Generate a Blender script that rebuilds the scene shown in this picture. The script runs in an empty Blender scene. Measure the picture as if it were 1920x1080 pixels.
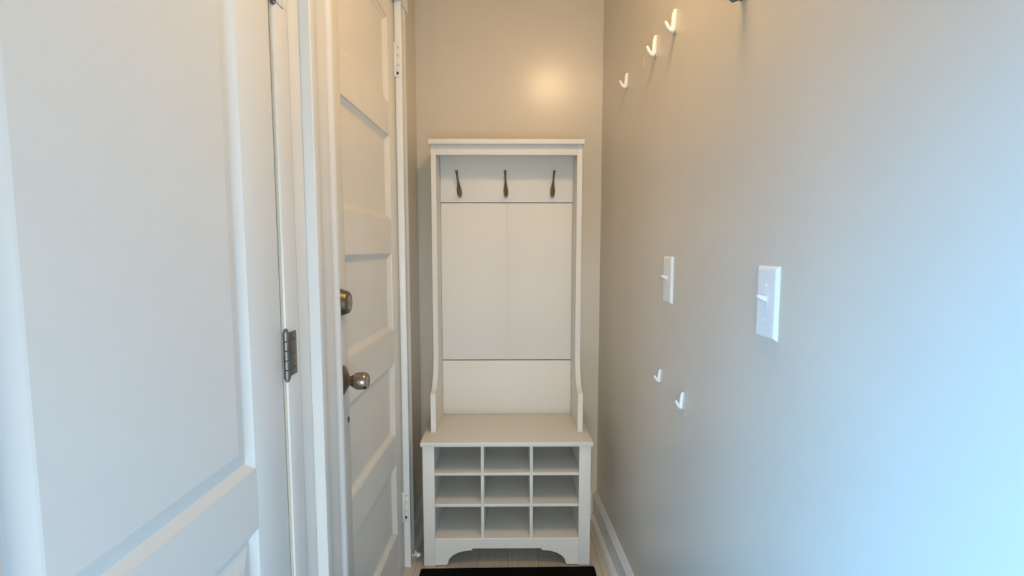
import bpy, bmesh, math
from mathutils import Vector, Matrix

S = bpy.context.scene
C = S.collection
CAMZ = 1.235                      # camera height over the floor

# ------------------------------------------------------------------ camera
cd = bpy.data.cameras.new('camera'); cam = bpy.data.objects.new('camera', cd); C.objects.link(cam)
cd.sensor_fit = 'HORIZONTAL'; cd.sensor_width = 36.0; cd.lens = 36.0 * 880.0 / 1920.0
cd.clip_start = 0.02
cam.location = (0, 0, CAMZ)
cam.rotation_euler = (math.radians(90 - 4.677), 0, math.radians(-0.519))
S.camera = cam

# ------------------------------------------------------------------ world, exposure
S.view_settings.view_transform = 'Standard'; S.view_settings.look = 'None'
S.view_settings.exposure = 0.06; S.view_settings.gamma = 1.0
S.view_settings.use_curve_mapping = False
w = bpy.data.worlds.new('sky'); S.world = w; w.use_nodes = True
bg = w.node_tree.nodes['Background']
bg.inputs[0].default_value = (0.60, 0.80, 1.0, 1); bg.inputs[1].default_value = 0.8

def area(name, loc, direction, sx, sy, power, col, spread=180):
    l = bpy.data.lights.new(name, 'AREA'); l.shape = 'RECTANGLE'; l.size = sx; l.size_y = sy
    l.energy = power; l.color = col; l.spread = math.radians(spread)
    o = bpy.data.objects.new(name, l); C.objects.link(o); o.location = loc
    o.rotation_euler = Vector(direction).to_track_quat('-Z', 'Y').to_euler()
    return o
DAY = (0.08, 0.44, 0.98)
area('daylight_rear_window', (-0.02, -1.28, 0.72), (0, 1, -0.04), 0.74, 1.1, 11.0, (0.96, 1.0, 1.0), 110)
area('daylight_side_window', (-0.84, -0.75, 1.82), (1.29, 1.28, -1.12), 0.42, 0.5, 79, DAY, 102)

# ------------------------------------------------------------------ materials
def mat(name, col, rough=0.5, metal=0.0, spec=0.5, bump=0.0, bscale=120, var=0.0, vscale=3.0, coat=0.0):
    m = bpy.data.materials.new(name); m.use_nodes = True
    n = m.node_tree.nodes; k = m.node_tree.links; b = n['Principled BSDF']
    b.inputs['Base Color'].default_value = (*col, 1); b.inputs['Roughness'].default_value = rough
    b.inputs['Metallic'].default_value = metal; b.inputs['Specular IOR Level'].default_value = spec
    b.inputs['Coat Weight'].default_value = coat
    tc = n.new('ShaderNodeTexCoord')
    if bump:
        t = n.new('ShaderNodeTexNoise'); t.inputs['Scale'].default_value = bscale; t.inputs['Detail'].default_value = 2
        u = n.new('ShaderNodeBump'); u.inputs['Strength'].default_value = bump; u.inputs['Distance'].default_value = 0.002
        k.new(tc.outputs['Object'], t.inputs['Vector']); k.new(t.outputs['Fac'], u.inputs['Height'])
        k.new(u.outputs['Normal'], b.inputs['Normal'])
    if var:
        t2 = n.new('ShaderNodeTexNoise'); t2.inputs['Scale'].default_value = vscale; t2.inputs['Detail'].default_value = 3
        r = n.new('ShaderNodeValToRGB')
        r.color_ramp.elements[0].position = 0.3; r.color_ramp.elements[1].position = 0.7
        r.color_ramp.elements[0].color = (*[c * (1 - var) for c in col], 1)
        r.color_ramp.elements[1].color = (*[min(1, c * (1 + var)) for c in col], 1)
        k.new(tc.outputs['Object'], t2.inputs['Vector']); k.new(t2.outputs['Fac'], r.inputs['Fac'])
        k.new(r.outputs['Color'], b.inputs['Base Color'])
    return m

M = {}
M['wall'] = mat('greige_wall_paint', (0.64, 0.585, 0.485), 0.27, bump=0.12, bscale=18, var=0.03, vscale=2.5)
M['white'] = mat('white_trim_paint', (0.74, 0.745, 0.73), 0.34, bump=0.05, bscale=45, var=0.015, vscale=5)
M['door'] = mat('white_door_paint', (0.73, 0.76, 0.77), 0.38, bump=0.06, bscale=50, var=0.015, vscale=4)
M['old_door'] = mat('cream_door_paint', (0.76, 0.73, 0.67), 0.36, bump=0.10, bscale=40, var=0.02, vscale=6)
M['tree'] = mat('white_laminate', (0.76, 0.74, 0.69), 0.55, bump=0.02, bscale=200)
M['plastic'] = mat('white_plastic', (0.80, 0.80, 0.77), 0.28)
M['clear'] = mat('pale_plastic', (0.60, 0.57, 0.50), 0.35)
M['bronze'] = mat('brushed_bronze', (0.20, 0.155, 0.11), 0.38, metal=0.85, bump=0.05)
M['nickel'] = mat('antique_nickel', (0.38, 0.32, 0.25), 0.28, metal=1.0)
M['steel'] = mat('worn_steel', (0.20, 0.195, 0.185), 0.42, metal=0.9, bump=0.2, bscale=80)
M['dark'] = mat('dark_slot', (0.03, 0.028, 0.025), 0.7)
M['iron'] = mat('blue_grey_iron', (0.13, 0.14, 0.135), 0.5, metal=0.3)
M['mat'] = mat('black_rubber_rug', (0.004, 0.004, 0.004), 0.95, spec=0.1, bump=0.6, bscale=400)
M['ceiling'] = mat('ceiling_paint', (0.74, 0.71, 0.65), 0.8)
M['glue'] = mat('glue_residue', (0.58, 0.50, 0.38), 0.5)

def floor_mat():
    m = bpy.data.materials.new('plank_floor'); m.use_nodes = True
    n = m.node_tree.nodes; k = m.node_tree.links; b = n['Principled BSDF']; b.inputs['Roughness'].default_value = 0.45
    tc = n.new('ShaderNodeTexCoord'); mp = n.new('ShaderNodeMapping')
    mp.inputs['Rotation'].default_value = (0, 0, math.radians(90))
    br = n.new('ShaderNodeTexBrick'); br.inputs['Scale'].default_value = 1.0
    br.inputs['Brick Width'].default_value = 0.9; br.inputs['Row Height'].default_value = 0.12
    br.inputs['Mortar Size'].default_value = 0.0015
    br.inputs['Color1'].default_value = (0.72, 0.65, 0.55, 1); br.inputs['Color2'].default_value = (0.66, 0.60, 0.51, 1)
    br.inputs['Mortar'].default_value = (0.42, 0.38, 0.32, 1)
    ns = n.new('ShaderNodeTexNoise'); ns.inputs['Scale'].default_value = 14; ns.inputs['Detail'].default_value = 5
    m2 = n.new('ShaderNodeMapping'); m2.inputs['Scale'].default_value = (6, 0.6, 1)
    mx = n.new('ShaderNodeMixRGB'); mx.blend_type = 'MULTIPLY'; mx.inputs['Fac'].default_value = 0.30
    k.new(tc.outputs['Object'], mp.inputs['Vector']); k.new(mp.outputs['Vector'], br.inputs['Vector'])
    k.new(tc.outputs['Object'], m2.inputs['Vector']); k.new(m2.outputs['Vector'], ns.inputs['Vector'])
    k.new(br.outputs['Color'], mx.inputs['Color1']); k.new(ns.outputs['Fac'], mx.inputs['Color2'])
    k.new(mx.outputs['Color'], b.inputs['Base Color'])
    return m
M['floor'] = floor_mat()
def glass_mat():
    m = bpy.data.materials.new('window_glass'); m.use_nodes = True
    n = m.node_tree.nodes; k = m.node_tree.links; n.remove(n['Principled BSDF'])
    o = n['Material Output']; t = n.new('ShaderNodeBsdfTransparent'); g = n.new('ShaderNodeBsdfGlossy')
    g.inputs['Roughness'].default_value = 0.02; x = n.new('ShaderNodeMixShader'); x.inputs[0].default_value = 0.04
    k.new(t.outputs[0], x.inputs[1]); k.new(g.outputs[0], x.inputs[2])
    k.new(x.outputs[0], o.inputs['Surface']); return m
M['glass'] = glass_mat()
def emit_mat(name, col, st):
    m = bpy.data.materials.new(name); m.use_nodes = True
    b = m.node_tree.nodes['Principled BSDF']; b.inputs['Base Color'].default_value = (0.9, 0.88, 0.82, 1)
    b.inputs['Emission Color'].default_value = (*col, 1); b.inputs['Emission Strength'].default_value = st
    return m
M['lamp'] = emit_mat('lit_lamp_glass', (1.0, 0.68, 0.36), 63)

# ------------------------------------------------------------------ mesh helpers
def box(bm, x0, x1, y0, y1, z0, z1, bev=0.0, seg=2):
    r = bmesh.ops.create_cube(bm, size=1.0)
    vs = r['verts']
    for v in vs:
        v.co = Vector(((x0 + x1) / 2 + v.co.x * (x1 - x0), (y0 + y1) / 2 + v.co.y * (y1 - y0), (z0 + z1) / 2 + v.co.z * (z1 - z0)))
    if bev:
        es = list({e for v in vs for e in v.link_edges})
        bmesh.ops.bevel(bm, geom=es, offset=bev, segments=seg, affect='EDGES', profile=0.5)
def lathe(bm, prof, mx=None, seg=32):
    """prof: (radius, height) along local +Z; mx places it."""
    mx = mx or Matrix()
    rings = []
    for r, h in prof:
        if r < 1e-6: rings.append([bm.verts.new(mx @ Vector((0, 0, h)))])
        else: rings.append([bm.verts.new(mx @ Vector((r * math.cos(2 * math.pi * i / seg), r * math.sin(2 * math.pi * i / seg), h))) for i in range(seg)])
    for a, b in zip(rings, rings[1:]):
        for i in range(seg):
            j = (i + 1) % seg
            if len(a) == 1 and len(b) == 1: continue
            if len(a) == 1: bm.faces.new((a[0], b[i], b[j]))
            elif len(b) == 1: bm.faces.new((a[i], a[j], b[0]))
            else: bm.faces.new((a[i], a[j], b[j], b[i]))
    for q in (rings[0], rings[-1]):
        if len(q) > 1: bm.faces.new(q)
def tube(bm, pts, rad, seg=10, flat=1.0, side=None):
    """swept tube along pts; rad a number or list; flat squeezes it along the second axis."""
    P = [Vector(p) for p in pts]; n = len(P)
    rr = rad if isinstance(rad, (list, tuple)) else [rad] * n
    rings = []; prev = Vector(side) if side else None
    for i, p in enumerate(P):
        t = (P[min(i + 1, n - 1)] - P[max(i - 1, 0)]).normalized()
        a = prev if prev is not None else (Vector((0, 0, 1)) if abs(t.z) < 0.9 else Vector((1, 0, 0)))
        a = (a - t * a.dot(t)).normalized(); b = t.cross(a); prev = a
        rings.append([bm.verts.new(p + (a * math.cos(2 * math.pi * k / seg) + b * flat * math.sin(2 * math.pi * k / seg)) * rr[i]) for k in range(seg)])
    for a, b in zip(rings, rings[1:]):
        for k in range(seg):
            j = (k + 1) % seg; bm.faces.new((a[k], a[j], b[j], b[k]))
    bm.faces.new(list(reversed(rings[0]))); bm.faces.new(rings[-1])
def prism(bm, poly, axis, a, b, mapf):
    """extrude a 2-D outline; mapf(p, q, t) -> 3-D"""
    A = [bm.verts.new(mapf(p, q, a)) for p, q in poly]; B = [bm.verts.new(mapf(p, q, b)) for p, q in poly]
    n = len(poly)
    for i in range(n):
        j = (i + 1) % n; bm.faces.new((A[i], A[j], B[j], B[i]))
    bm.faces.new(list(reversed(A))); bm.faces.new(B)
def obj(name, bm, m, parent=None, smooth=False, loc=None, rz=0.0):
    bmesh.ops.recalc_face_normals(bm, faces=bm.faces[:])
    me = bpy.data.meshes.new(name); bm.to_mesh(me); bm.free(); me.materials.append(M[m])
    if smooth:
        for p in me.polygons: p.use_smooth = True
        me.set_sharp_from_angle(angle=math.radians(38))
    o = bpy.data.objects.new(name, me); C.objects.link(o)
    if parent: o.parent = parent
    if loc is not None: o.location = loc
    o.rotation_euler.z = rz
    return o
def bobj(name, dims, m, parent=None, bev=0.0, **kw):
    bm = bmesh.new(); box(bm, *dims, bev=bev); return obj(name, bm, m, parent, smooth=bool(bev), **kw)
def thing(name, label, cat, loc, rz=0.0, group=None, kind=None):
    o = bpy.data.objects.new(name, None); C.objects.link(o); o.empty_display_size = 0.05
    o.location = loc; o.rotation_euler.z = rz; o['label'] = label
    if cat: o['category'] = cat
    if group: o['group'] = group
    if kind: o['kind'] = kind
    return o
def struct(o, label=None):
    o['kind'] = 'structure'
    if label: o['label'] = label
    return o
def tag(o, label, cat, group=None):
    o['label'] = label; o['category'] = cat
    if group: o['group'] = group
    return o
def copy_tree(o, parent=None):
    c = o.copy(); C.objects.link(c)
    if parent: c.parent = parent
    for ch in [q for q in bpy.data.objects if q.parent == o]: copy_tree(ch, c)
    return c

# the two long walls of the old hallway close in slightly: local y runs along the wall, local x across it
AL = math.atan(0.02614); AR = math.atan(0.03636)
XL, XR = -0.4477, 0.4849
LLOC, LROT = (XL, 0, 0), -AL          # left wall frame: +x points into the room
RLOC, RROT = (XR, 0, 0), AR           # right wall frame: -x points into the room
def LW(v, u, z): return Vector((XL + v * math.cos(AL) + u * math.sin(AL), -v * math.sin(AL) + u * math.cos(AL), z))
def RW(v, u, z): return Vector((XR - v * math.cos(AR) - u * math.sin(AR), -v * math.sin(AR) + u * math.cos(AR), z))  # v into the room
BACK = 2.08; CEIL = 2.37; REAR = -1.15

# ================================================================== SETTING
bm = bmesh.new(); box(bm, -0.75, 0.80, REAR - 0.15, BACK + 0.12, -0.08, 0.0)
struct(obj('floor', bm, 'floor'), 'pale greyish wood plank floor')
bm = bmesh.new(); box(bm, -0.75, 0.80, REAR - 0.15, BACK + 0.12, CEIL, CEIL + 0.08)
struct(obj('ceiling', bm, 'ceiling'), 'off white hallway ceiling')
bm = bmesh.new(); box(bm, -0.75, 0.80, BACK, BACK + 0.12, 0, CEIL)
struct(obj('wall_back', bm, 'wall'), 'beige end wall with a soft sheen behind the hall tree')
# right wall
bm = bmesh.new(); box(bm, 0, 0.12, REAR - 0.1, BACK + 0.05, 0, CEIL)
struct(obj('wall_right', bm, 'wall', loc=RLOC, rz=RROT), 'long beige right wall with hooks and switches')
# left wall, with two door openings and a window behind the viewer
D1A, D1B, D1T = 0.270, 0.8825, 2.10
D2A, D2B, D2T = 1.105, 1.745, 2.11
W0, W1, WZ0, WZ1 = -0.95, -0.23, 0.80, 1.69
bm = bmesh.new()
T = 0.12
for (a, b, z0, z1) in ((REAR - 0.1, W0, 0, CEIL), (W0, W1, 0, WZ0), (W0, W1, WZ1, CEIL), (W1, D1A, 0, CEIL),
                       (D1A, D1B, D1T, CEIL), (D1B, D2A, 0, CEIL), (D2A, D2B, D2T, CEIL), (D2B, BACK + 0.05, 0, CEIL)):
    box(bm, -T, 0, a, b, z0, z1)
bmesh.ops.remove_doubles(bm, verts=bm.verts[:], dist=1e-5)
struct(obj('wall_left', bm, 'wall', loc=LLOC, rz=LROT), 'left hallway wall holding two white doors')
# rear wall with a glazed opening (behind the viewer)
bm = bmesh.new()
for (a, b, z0, z1) in ((-0.75, -0.42, 0, CEIL), (0.38, 0.80, 0, CEIL), (-0.42, 0.38, 0, 0.12), (-0.42, 0.38, 1.34, CEIL)):
    box(bm, a, b, REAR - 0.1, REAR, z0, z1)
bmesh.ops.remove_doubles(bm, verts=bm.verts[:], dist=1e-5)
struct(obj('wall_rear', bm, 'wall'), 'wall behind the viewer with a tall window')
def window(name, w, h, loc, rz, label):
    o = thing(name, label, None, loc, rz, kind='structure')
    for dims in ((-w/2, -w/2 + .05, -.03, .03, 0, h), (w/2 - .05, w/2, -.03, .03, 0, h), (-w/2 + .05, w/2 - .05, -.03, .03, 0, .05),
                 (-w/2 + .05, w/2 - .05, -.03, .03, h - .05, h), (-w/2 + .05, w/2 - .05, -.02, .02, h/2 - .02, h/2 + .02)):
        bobj('window_frame', dims, 'white', o, bev=0.004)
    bobj('pane', (-w/2 + .05, w/2 - .05, -.003, .003, .05, h/2 - .02), 'glass', o)
    bobj('pane', (-w/2 + .05, w/2 - .05, -.003, .003, h/2 + .02, h - .05), 'glass', o)
window('window_1', 0.80, 1.22, (-0.02, REAR - 0.05, 0.12), 0, 'tall white framed window behind the viewer')
p = LW(-0.06, (W0 + W1) / 2, WZ0)
window('window_2', W1 - W0, WZ1 - WZ0, p, math.radians(90) - AL, 'white framed side window behind the viewer')

# baseboards
def baseboard(name, length_a, length_b, loc, rz, sx, label):
    o = thing(name, label, None, loc, rz, kind='structure')
    bm = bmesh.new()
    prof = [(0, 0), (.015, 0), (.015, .092), (.0135, .097), (.0175, .100), (.0175, .107), (.0125, .113), (.009, .121), (.004, .128), (0, .128)]
    prism(bm, prof, None, length_a, length_b, lambda p, q, t: Vector((sx * p, t, q)))
    obj('base_board', bm, 'white', o, smooth=True)
    bm = bmesh.new()
    q = [(.015, 0)] + [(.015 + .019 * math.cos(a), .022 * math.sin(a)) for a in [math.radians(d) for d in range(0, 91, 15)]]
    prism(bm, q, None, length_a, length_b, lambda p, q, t: Vector((sx * p, t, q)))
    obj('shoe_moulding', bm, 'white', o, smooth=True)
    return o
baseboard('baseboard_right', REAR, BACK - 0.001, RLOC, RROT, -1, 'white moulded baseboard along the right wall')
baseboard('baseboard_left', 1.816, BACK - 0.001, LLOC, LROT, 1, 'white baseboard between the far door and the end wall')
baseboard('baseboard_back', -0.385, 0.37, (0, BACK, 0), math.radians(90), -1, 'white baseboard behind the hall tree')

# ------------------------------------------------------------------ door 1 (near, raised panels)
d1 = thing('door_1', 'white raised panel door close on the left, hinged on its far side', None, LLOC, LROT, kind='structure')
d1['category'] = 'door'; del d1['category']
F0 = -0.002; TH = 0.036
def slab(name, a, b, z0, z1, m, par, f=F0, bev=0.0015): return bobj(name, (f - TH, f, a, b, z0, z1), m, par, bev=bev)
U0, U1 = 0.287, 0.8805
P0, P1 = 0.385, 0.7765
ZS = [(0.22, 0.757), (0.863, 1.965)]
def frame_door(par, U0, U1, P0, P1, ztop, panels, m, zb=0.008, edge=0.001):
    slab('stile', U0, P0, zb, ztop, m, par, bev=0.001); slab('stile', P1, U1, zb, ztop, m, par, bev=edge)
    zz = [zb] + [z for pr in panels for z in pr] + [ztop]
    for i in range(0, len(zz), 2): slab('rail', P0, P1, zz[i], zz[i + 1], m, par, bev=0)
frame_door(d1, U0, U1, P0, P1, 2.092, ZS, 'door', edge=0.0035)
def panel_rings(rings, back, m, par, name='panel'):
    """rings: list of (a0,a1,z0,z1,v) rectangles stepping inwards"""
    bm = bmesh.new(); R = []
    for a0, a1, z0, z1, v in rings:
        R.append([bm.verts.new((v, a, z)) for a, z in ((a0, z0), (a1, z0), (a1, z1), (a0, z1))])
    for q, r in zip(R, R[1:]):
        for i in range(4):
            j = (i + 1) % 4; bm.faces.new((q[i], q[j], r[j], r[i]))
    bm.faces.new(R[-1])
    bq = [bm.verts.new((back, v.co.y, v.co.z)) for v in R[0]]
    for i in range(4):
        j = (i + 1) % 4; bm.faces.new((bq[i], bq[j], R[0][j], R[0][i]))
    bm.faces.new(bq)
    return obj(name, bm, m, par)
def inset(a0, a1, z0, z1, d, v): return (a0 + d, a1 - d, z0 + d, z1 - d, v)
for z0, z1 in ZS:
    g = (P0, P1, z0, z1)
    panel_rings([inset(*g, 0, F0 - .0005), inset(*g, .003, F0 - .003), inset(*g, .013, F0 - .0095), inset(*g, .0155, F0 - .0105),
                 inset(*g, .018, F0 - .0095), inset(*g, .040, F0 - .0025), inset(*g, .043, F0 - .0018)], F0 - TH + .002, 'door', d1)
def hinge(par, u, z, h, m, leafside=1, leafw=0.03, v=0.004):
    hb = bmesh.new(); seg = 5; r = 0.0058
    for i in range(seg):
        lathe(hb, [(r * .86, 0), (r, .0008), (r, h / seg - .0016), (r * .86, h / seg - .0008)], Matrix.Translation((v, u, z + i * h / seg)), 16)
    k = obj('hinge', hb, m, par, smooth=True)
    fb = bmesh.new()
    for zz, s in ((z + h - .0008, 1), (z, -1)):
        lathe(fb, [(r * .7, 0), (r * .8, s * .003), (0, s * .007)], Matrix.Translation((v, u, zz)), 14)
    obj('hinge_pin', fb, m, k, smooth=True)
    return k
hk = hinge(d1, 0.8845, 0.988, 0.092, 'steel', v=0.0035)
bobj('hinge_leaf', (0.0042, 0.0062, 0.889, 0.9205, 0.992, 1.077), 'steel', hk, bev=0.0006)
hk2 = hinge(d1, 0.8845, 1.679, 0.092, 'steel', v=0.0035)
bobj('hinge_leaf', (0.0042, 0.0062, 0.889, 0.9205, 1.683, 1.768), 'white', hk2, bev=0.0006)
bm = bmesh.new()
for zz in (1.006, 1.034, 1.062):
    for uu in (0.900, 0.911):
        lathe(bm, [(.0032, 0), (.0032, .0006), (.0018, .001), (0, .001)], Matrix.Translation((.006, uu, zz)) @ Matrix.Rotation(math.radians(90), 4, 'Y'), 10)
obj('screw', bm, 'bronze', hk, smooth=True)
# trim around door 1: flat far jamb with a rounded edge, filler strip and head
t1 = thing('trim_1', 'flat white trim around the near left door', None, LLOC, LROT, kind='structure')
bobj('side_trim', (-0.036, 0.004, 0.8855, 0.938, 0, 2.15), 'white', t1, bev=0.003)
bobj('side_trim', (-0.036, 0.004, 0.215, 0.2835, 0, 2.15), 'white', t1, bev=0.003)
bobj('head_trim', (-0.036, 0.004, 0.2835, 0.884, 2.096, 2.15), 'white', t1, bev=0.003)
bobj('filler_strip', (0.0002, 0.0022, 0.9405, 0.9865, 0, 2.15), 'white', t1, bev=0.0006)
bobj('door_stop_strip', (-0.060, -0.039, 0.26, 0.93, 0, 2.12), 'white', t1)
# ------------------------------------------------------------------ door 2 (far, five flat panels)
d2 = thing('door_2', 'cream five panel door with a brass knob, second on the left', None, LLOC, LROT, kind='structure')
V0, V1 = 1.1085, 1.7415; Q0, Q1 = 1.213, 1.652
PZ = [(0.190, 0.454), (0.566, 0.830), (0.949, 1.222), (1.338, 1.625), (1.733, 2.016)]
F0 = -0.004
frame_door(d2, V0, V1, Q0, Q1, 2.104, PZ, 'old_door')
for z0, z1 in PZ:
    g = (Q0, Q1, z0, z1)
    panel_rings([inset(*g, 0, F0 - .0004), inset(*g, .0035, F0 - .0015), inset(*g, .016, F0 - .010), inset(*g, .019, F0 - .0105),
                 inset(*g, .021, F0 - .0115), inset(*g, .024, F0 - .0115)], F0 - TH + .002, 'old_door', d2)
X90 = Matrix.Rotation(math.radians(90), 4, 'Y')
# deadbolt
bm = bmesh.new(); mx = Matrix.Translation((F0, 1.172, 1.103)) @ X90
lathe(bm, [(.0345, 0), (.0345, .003), (.033, .005), (.0285, .020), (.0265, .023), (.020, .0245), (.019, .023), (0, .023)], mx, 40)
dk = obj('deadbolt', bm, 'bronze', d2, smooth=True)
bm = bmesh.new(); mx = Matrix.Translation((F0 + .0225, 1.172, 1.103)) @ X90
lathe(bm, [(.0185, 0), (.0185, .0018), (.017, .0026), (0, .0026)], mx, 32)
kf = obj('lock_cylinder', bm, 'nickel', dk, smooth=True)
bobj('key_slot', (F0 + .0248, F0 + .0256, 1.1712, 1.1728, 1.097, 1.109), 'dark', dk)
# knob
bm = bmesh.new(); mx = Matrix.Translation((F0, 1.172, 0.903)) @ X90
lathe(bm, [(.039, 0), (.039, .002), (.037, .004), (.030, .008), (.021, .013), (.016, .016), (.0125, .018), (.0115, .026), (.0135, .030)], mx, 40)
ro = obj('knob_rosette', bm, 'bronze', d2, smooth=True)
bm = bmesh.new(); mx = Matrix.Translation((F0 + .027, 1.172, 0.903)) @ X90
lathe(bm, [(.0095, 0), (.0115, .0015), (.0165, .004), (.0205, .008), (.0220, .014), (.0222, .026), (.0215, .033), (.0195, .0375), (.0165, .0395), (.0155, .0388), (.008, .0380), (0, .0378)], mx, 40)
obj('knob', bm, 'nickel', ro, smooth=True)
bm = bmesh.new(); mx = Matrix.Translation((F0 + .0255, 1.172, 0.903)) @ X90
lathe(bm, [(.0125, 0), (.0145, .001), (.0145, .003), (.0125, .004)], mx, 32)
obj('knob_collar', bm, 'bronze', ro, smooth=True)
# painted-over keyhole plate
bm = bmesh.new()
lathe(bm, [(.011, 0), (.011, .0012), (.009, .002), (0, .002)], Matrix.Translation((F0, 1.205, 0.791)) @ X90, 24)
ke = obj('keyhole_plate', bm, 'white', d2, smooth=True)
bm = bmesh.new(); box(bm, F0 + .0019, F0 + .0026, 1.2035, 1.2070, 0.782, 0.792)
lathe(bm, [(.0042, 0), (.0042, .0007)], Matrix.Translation((F0 + .0019, 1.2052, 0.793)) @ X90, 16)
obj('keyhole', bm, 'dark', ke)
# trim around door 2
t2 = thing('trim_2', 'white moulded casing around the five panel door', None, LLOC, LROT, kind='structure')
prof_near = [(.988, 0), (.988, .0225), (.990, .0245), (1.012, .0255), (1.016, .0235), (1.020, .0205), (1.040, .0180), (1.062, .0180), (1.076, .0190), (1.084, .0170), (1.088, .0172),
             (1.094, .0215), (1.100, .0235), (1.107, .0235), (1.1085, .0215), (1.1085, .0005)]
bm = bmesh.new(); prism(bm, prof_near, None, 0, 2.112, lambda p, q, t: Vector((q, p, t)))
obj('side_casing', bm, 'white', t2, smooth=True)
prof_far = [(1.7420, .0005), (1.7420, .0215), (1.7435, .0235), (1.750, .0235), (1.756, .0205), (1.762, .0180), (1.790, .0185), (1.800, .0225), (1.812, .0225), (1.8135, .021), (1.8135, 0)]
bm = bmesh.new(); prism(bm, prof_far, None, 0, 2.112, lambda p, q, t: Vector((q, p, t)))
obj('side_casing', bm, 'white', t2, smooth=True)
bm = bmesh.new(); prism(bm, [(0, 2.112), (.026, 2.112), (.028, 2.116), (.026, 2.19), (.040, 2.215), (.040, 2.228), (0, 2.228)], None, .975, 1.832, lambda p, q, t: Vector((p, t, q)))
obj('head_casing', bm, 'white', t2, smooth=True)
bobj('door_stop_strip', (-0.064, -0.0435, 1.09, 1.76, 0, 2.13), 'white', t2)
# painted hinges of door 2 on the far casing edge
for z in (0.190, 1.850):
    h = 0.118
    hh = bobj('hinge_plate', (-0.001, 0.0195, 1.7395, 1.7418, z, z + h), 'white', t2, bev=0.0007)
    bm = bmesh.new()
    lathe(bm, [(.0046, 0), (.0052, .001), (.0052, h - .001), (.0046, h)], Matrix.Translation((.0010, 1.7372, z)), 14)
    obj('hinge_knuckle', bm, 'white', hh, smooth=True)
    bm = bmesh.new()
    Y90 = Matrix.Rotation(math.radians(90), 4, 'X')
    for k_, dz in enumerate((.102, .075, .042)):
        lathe(bm, [(.0042, 0), (.0042, .0005), (.0022, .0010), (0, .0010)], Matrix.Translation((.0115, 1.7396, z + dz)) @ Y90, 12)
    obj('screw', bm, 'glue', hh, smooth=True)
    bm = bmesh.new()
    lathe(bm, [(.0052, 0), (.0052, .0006), (.003, .0012), (0, .0012)], Matrix.Translation((.0085, 1.7396, z + .014)) @ Y90, 12)
    obj('screw_hole', bm, 'dark', hh, smooth=True)

# ================================================================== HALL TREE
HX = -0.004
ht = thing('hall_tree', 'tall white hall tree with shoe cubbies, bench seat and three hooks', 'hall tree', (HX, BACK, 0))
# local y: 0 at the wall, negative towards the viewer
def Y(y): return y - BACK
YB, YU, YA, YS, YP = Y(2.04), Y(1.92), Y(1.83), Y(1.730), Y(1.742)
H = 'tree'
# upper side panels: outline in (y, z)
SEAT = 0.505; HW = 0.304
out = [(-.012, SEAT), (YA, SEAT), (YA, .652), (YA + .004, .660)]
for i in range(0, 11):
    t = i / 10; s = t * t * (3 - 2 * t)
    out.append((YA + .012 + (YU - YA - .012) * math.sin(t * math.pi / 2), .664 + .150 * (1 - math.cos(t * math.pi / 2)) ** 0.9))
out += [(YU, 1.652), (-.012, 1.652)]
for s in (-1, 1):
    bm = bmesh.new()
    prism(bm, out, None, s * HW, s * (HW - .020), lambda p, q, t: Vector((t, p, q)))
    obj('side_panel', bm, H, ht, smooth=True)
bobj('top_cap', (-.311, .311, Y(1.898), -.010, 1.652, 1.672), H, ht, bev=.003)
bobj('header_rail', (-HW + .020, HW - .020, YU + .001, YU + .019, 1.614, 1.652), H, ht, bev=.001)
bobj('backing', (-HW + .020, HW - .020, -.022, -.012, SEAT, 1.652), H, ht)
bobj('hook_board', (-HW + .0205, HW - .0205, YB - .006, -.022, 1.437, 1.650), H, ht, bev=.0015)
bobj('back_panel', (-HW + .0205, -.0025, YB, -.022, .751, 1.4345), H, ht, bev=.002)
bobj('back_panel', (.0025, HW - .0205, YB, -.022, .751, 1.4345), H, ht, bev=.002)
bobj('groove_strip', (-.0025, .0025, YB + .0035, -.022, .751, 1.4345), H, ht)
bobj('lower_back_panel', (-HW + .0205, HW - .0205, YB - .001, -.022, SEAT, .7475), H, ht, bev=.002)
# bench
bobj('seat', (-.330, .330, YS, -.012, .486, SEAT), H, ht, bev=.004)
for s in (-1, 1):
    a, b = sorted((s * .3235, s * .2785))
    bobj('post', (a, b, YP, YP + .022, 0, .486), H, ht, bev=.0015)
    a, b = sorted((s * .3235, s * .3075))
    bobj('bench_side', (a, b, YP + .022, -.012, 0, .486), H, ht)
    a, b = sorted((s * .3075, s * .2810))
    bobj('side_filler', (a, b, YP + .022, -.030, .108, .486), H, ht)
bobj('bench_back', (-.3075, .3075, -.026, -.014, .06, .486), H, ht)
for z in (.375, .249):
    bobj('shelf', (-.281, .281, YP + .010, -.026, z - .012, z), H, ht, bev=.001)
bobj('bottom_board', (-.281, .281, YP + .006, -.026, .096, .112), H, ht, bev=.001)
for x in (-.095, .095):
    for z0, z1 in ((.112, .237), (.249, .363), (.375, .486)):
        bobj('divider', (x - .006, x + .006, YP + .012, -.026, z0, z1), H, ht, bev=.001)
# arched apron
ap = [(-.2785, .108), (-.2785, .004), (-.236, .004), (-.230, .012)]
for i in range(1, 9):
    t = i / 9 * math.pi / 2
    ap.append((-.230 + .092 * (1 - math.cos(t)), .012 + .051 * math.sin(t)))
ap += [(-.138, .063), (-.134, .071)]
ap = ap + [(-x, z) for x, z in reversed(ap)]
bm = bmesh.new(); prism(bm, ap, None, YP + .004, YP + .020, lambda p, q, t: Vector((p, t, q)))
obj('apron', bm, H, ht)
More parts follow.
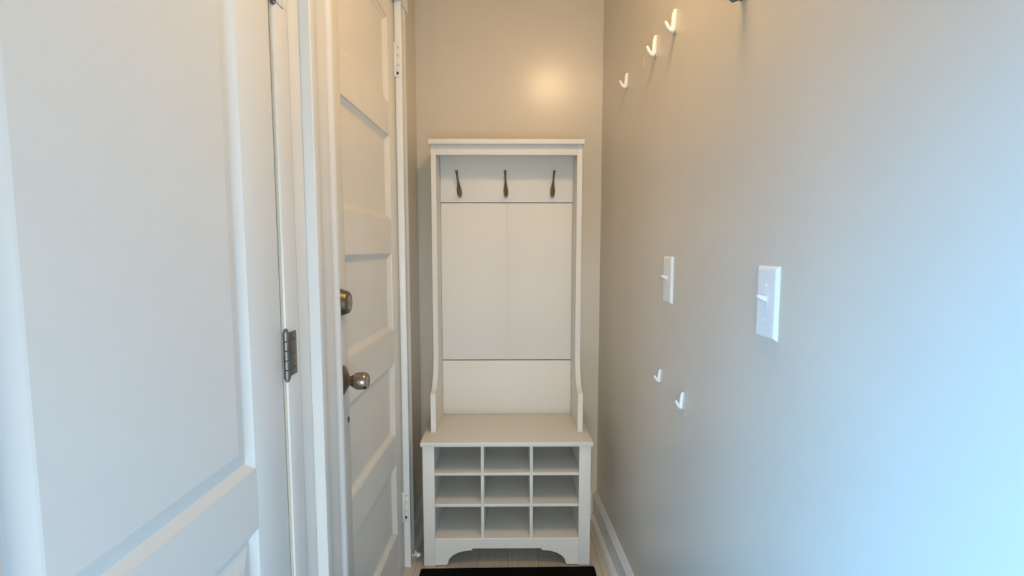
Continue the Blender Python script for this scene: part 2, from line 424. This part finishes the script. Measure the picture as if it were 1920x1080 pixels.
# three coat hooks
def coat_hook(x, tilt):
    yb = YB - .0062
    bm = bmesh.new()
    o_ = [(-.0075, -.030), (-.0105, -.018), (-.0105, .000), (-.006, .020), (-.0045, .032), (0, .036)]
    o_ = o_ + [(-a, b) for a, b in reversed(o_[:-1])] 
    o_ = [(0, -.038)] + o_
    prism(bm, o_, None, 0, -.004, lambda p, q, t: Vector((p, t, q)))
    base = obj('coat_hook', bm, 'bronze', ht, smooth=True, loc=(x, yb, 1.490)); base.rotation_euler.y = tilt
    bm = bmesh.new()
    tube(bm, [(0, -.004, .008), (0, -.012, .018), (0, -.018, .036), (0, -.024, .055), (0, -.033, .069), (0, -.036, .074)], [.0055, .0048, .0042, .0042, .005, .0062], 10)
    obj('upper_prong', bm, 'bronze', base, smooth=True)
    bm = bmesh.new()
    tube(bm, [(0, -.004, -.012), (0, -.014, -.022), (0, -.026, -.026), (0, -.036, -.020), (0, -.041, -.008), (0, -.041, -.003)], [.0065, .0058, .0055, .0055, .0062, .0085], 10)
    obj('lower_prong', bm, 'bronze', base, smooth=True)
    for zz in (-.030, .027):
        bm = bmesh.new()
        lathe(bm, [(.003, 0), (.003, .001), (0, .0016)], Matrix.Translation((0, -.004, zz)) @ Matrix.Rotation(math.radians(90), 4, 'X'), 10)
        obj('screw', bm, 'nickel', base, smooth=True)
coat_hook(-.203, math.radians(-6)); coat_hook(-.004, math.radians(-2)); coat_hook(.196, math.radians(3))

# ================================================================== RIGHT WALL THINGS
def white_hook(name, u, z, h, label, group, scale=1.0):
    """J-shaped stick-on hook: flat stem against the wall, prong turned up. local -x out of the wall"""
    o = thing(name, label, 'wall hook', RW(0, u, z), RROT, group)
    k = scale
    bobj('back_plate', (-.0022, 0, -.0075 * k, .0075 * k, -h * .55, h * .5), 'clear', o, bev=.0008)
    bm = bmesh.new()
    tube(bm, [(-.003, 0, h * .5), (-.0055, 0, h * .3), (-.0065, 0, -h * .15), (-.0075, 0, -h * .38)], [.0042 * k, .0058 * k, .0068 * k, .0070 * k], 12, side=(0, 1, 0))
    obj('stem', bm, 'plastic', o, smooth=True)
    bm = bmesh.new()
    tube(bm, [(-.006 * k, 0, -h * .34), (-.0095 * k, 0, -h * .44), (-.015 * k, 0, -h * .40), (-.0215 * k, 0, -h * .24), (-.027 * k, 0, -h * .04), (-.028 * k, 0, h * .0)],
         [.0068 * k, .0066 * k, .0058 * k, .0050 * k, .0042 * k, .0032 * k], 12, side=(0, 1, 0))
    obj('prong', bm, 'plastic', o, smooth=True)
    return o
G1 = 'white hooks in the upper row'
white_hook('wall_hook', 1.272, CAMZ + .592, .058, 'white stick-on hook nearest the viewer in the upper row', G1)
white_hook('wall_hook', 1.417, CAMZ + .590, .058, 'middle white stick-on hook of the upper row on the right wall', G1)
white_hook('wall_hook', 1.703, CAMZ + .592, .050, 'white stick-on hook nearest the end wall in the upper row', G1)
G2 = 'small white hooks low on the right wall'
white_hook('wall_hook', 1.309, CAMZ - .357, .036, 'small white hook below the far light switch, left of the low pair', G2, .72)
white_hook('wall_hook', 1.151, CAMZ - .378, .042, 'small white hook right of the low pair, above a glue patch', G2, .74)
def patch(u, z, w, h, m, label):
    bm = bmesh.new(); box(bm, -.0012, 0, -w / 2, w / 2, -h / 2, h / 2, bev=.0005)
    tag(obj('adhesive_patch', bm, m, loc=RW(0, u, z), rz=RROT), label, 'adhesive patch')
patch(1.526, CAMZ + .585, .014, .034, 'clear', 'faint adhesive strip left between two upper white hooks')
patch(1.143, CAMZ - .411, .013, .010, 'clear', 'tiny pale glue patch under the right low hook')
def switch(u, zc, label, up):
    o = thing('light_switch', label, 'light switch', RW(0, u, zc), RROT, 'light switches on the right wall')
    bm = bmesh.new()
    w, h = .0305, .0635
    R = []
    for d, x in ((0, 0), (0, -.0015), (.004, -.0055), (.007, -.0062)):
        R.append([bm.verts.new((x, a, b)) for a, b in ((-w + d, -h + d), (w - d, -h + d), (w - d, h - d), (-w + d, h - d))])
    for q, r in zip(R, R[1:]):
        for i in range(4):
            j = (i + 1) % 4; bm.faces.new((q[i], q[j], r[j], r[i]))
    bm.faces.new(R[-1]); bm.faces.new(R[0])
    obj('plate', bm, 'plastic', o)
    bobj('toggle_slot', (-.0066, -.0060, -.0055, .0055, -.0125, .0125), 'plastic', o)
    bm = bmesh.new(); s = 1 if up else -1
    pts = [(-.005, s * .001), (-.0215, s * .0085), (-.0215, s * .0145), (-.005, s * .010)]
    prism(bm, pts, None, -.0045, .0045, lambda p, q, t: Vector((p, t, q)))
    bmesh.ops.bevel(bm, geom=bm.edges[:], offset=.001, segments=2, affect='EDGES')
    obj('toggle', bm, 'plastic', o, smooth=True)
    for zz in (-.030, .030):
        bm = bmesh.new(); lathe(bm, [(.0032, 0), (.0032, .0008), (.002, .0012), (0, .0012)], Matrix.Translation((-.006, 0, zz)) @ Matrix.Rotation(math.radians(-90), 4, 'Y'), 12)
        obj('screw', bm, 'plastic', o, smooth=True)
switch(0.811, CAMZ - .092, 'large white light switch on the right wall, nearer the viewer', True)
switch(1.272, CAMZ - .082, 'white light switch further down the right wall, above the low hooks', True)
# dark hook whose lower end just shows at the top of the picture
o = thing('coat_hook', 'dark metal hook on the right wall at the upper edge of the view', 'coat hook', RW(0, .930, CAMZ + .470), RROT)
bobj('hook_plate', (-.004, 0, -.012, .014, .006, .115), 'iron', o, bev=.002)
bm = bmesh.new()
tube(bm, [(-.003, 0, .025), (-.012, .0, .008), (-.022, 0, .004), (-.034, 0, .012), (-.040, 0, .030)], [.007, .0068, .0064, .006, .0075], 12, side=(0, 1, 0))
obj('lower_prong', bm, 'iron', o, smooth=True)
bm = bmesh.new()
tube(bm, [(-.003, 0, .085), (-.022, .0, .088), (-.044, 0, .098), (-.058, 0, .118)], [.007, .0066, .006, .0075], 12, side=(0, 1, 0))
obj('upper_prong', bm, 'iron', o, smooth=True)

# ================================================================== FLOOR THINGS
bm = bmesh.new()
a, b = Vector((-.336, 1.724)), Vector((.336, 1.732)); dy = 1.15
loop = [(a.x, a.y), (b.x, b.y), (b.x - .004, b.y - dy), (a.x - .004, a.y - dy)]
prism(bm, loop, None, 0.0004, .0075, lambda p, q, t: Vector((p, q, t)))
bmesh.ops.bevel(bm, geom=bm.edges[:], offset=.003, segments=2, affect='EDGES')
tag(obj('floor_mat', bm, 'mat', smooth=True), 'black floor mat lying in front of the hall tree', 'floor mat')
# door stop: small post with a white rubber tip, on the foot of the far door casing
ds = thing('door_stop', 'small door stop with white rubber tip low beside the far door casing', 'door stop', LW(.0228, 1.772, .030), LROT)
bm = bmesh.new(); lathe(bm, [(.008, 0), (.008, .002), (.004, .004), (.004, .018), (.0035, .020)], X90, 16)
obj('rod', bm, 'clear', ds, smooth=True)
bm = bmesh.new(); lathe(bm, [(.004, .017), (.0072, .019), (.0080, .024), (.0072, .029), (.004, .032), (0, .0325)], X90, 18)
obj('rubber_tip', bm, 'plastic', ds, smooth=True)

# ================================================================== CEILING LAMP (above the picture)
cl = thing('ceiling_lamp', 'small round flush ceiling lamp with warm glass dome above the hallway', 'ceiling lamp', (0.27, 0.93, CEIL))
bm = bmesh.new(); lathe(bm, [(.115, -.0005), (.115, -.018), (.108, -.024), (.100, -.024)], None, 48)
obj('lamp_base', bm, 'nickel', cl, smooth=True)
bm = bmesh.new(); lathe(bm, [(.100, -.024), (.098, -.045), (.085, -.068), (.058, -.086), (.025, -.094), (0, -.095)], None, 48)
obj('lamp_dome', bm, 'lamp', cl, smooth=True)
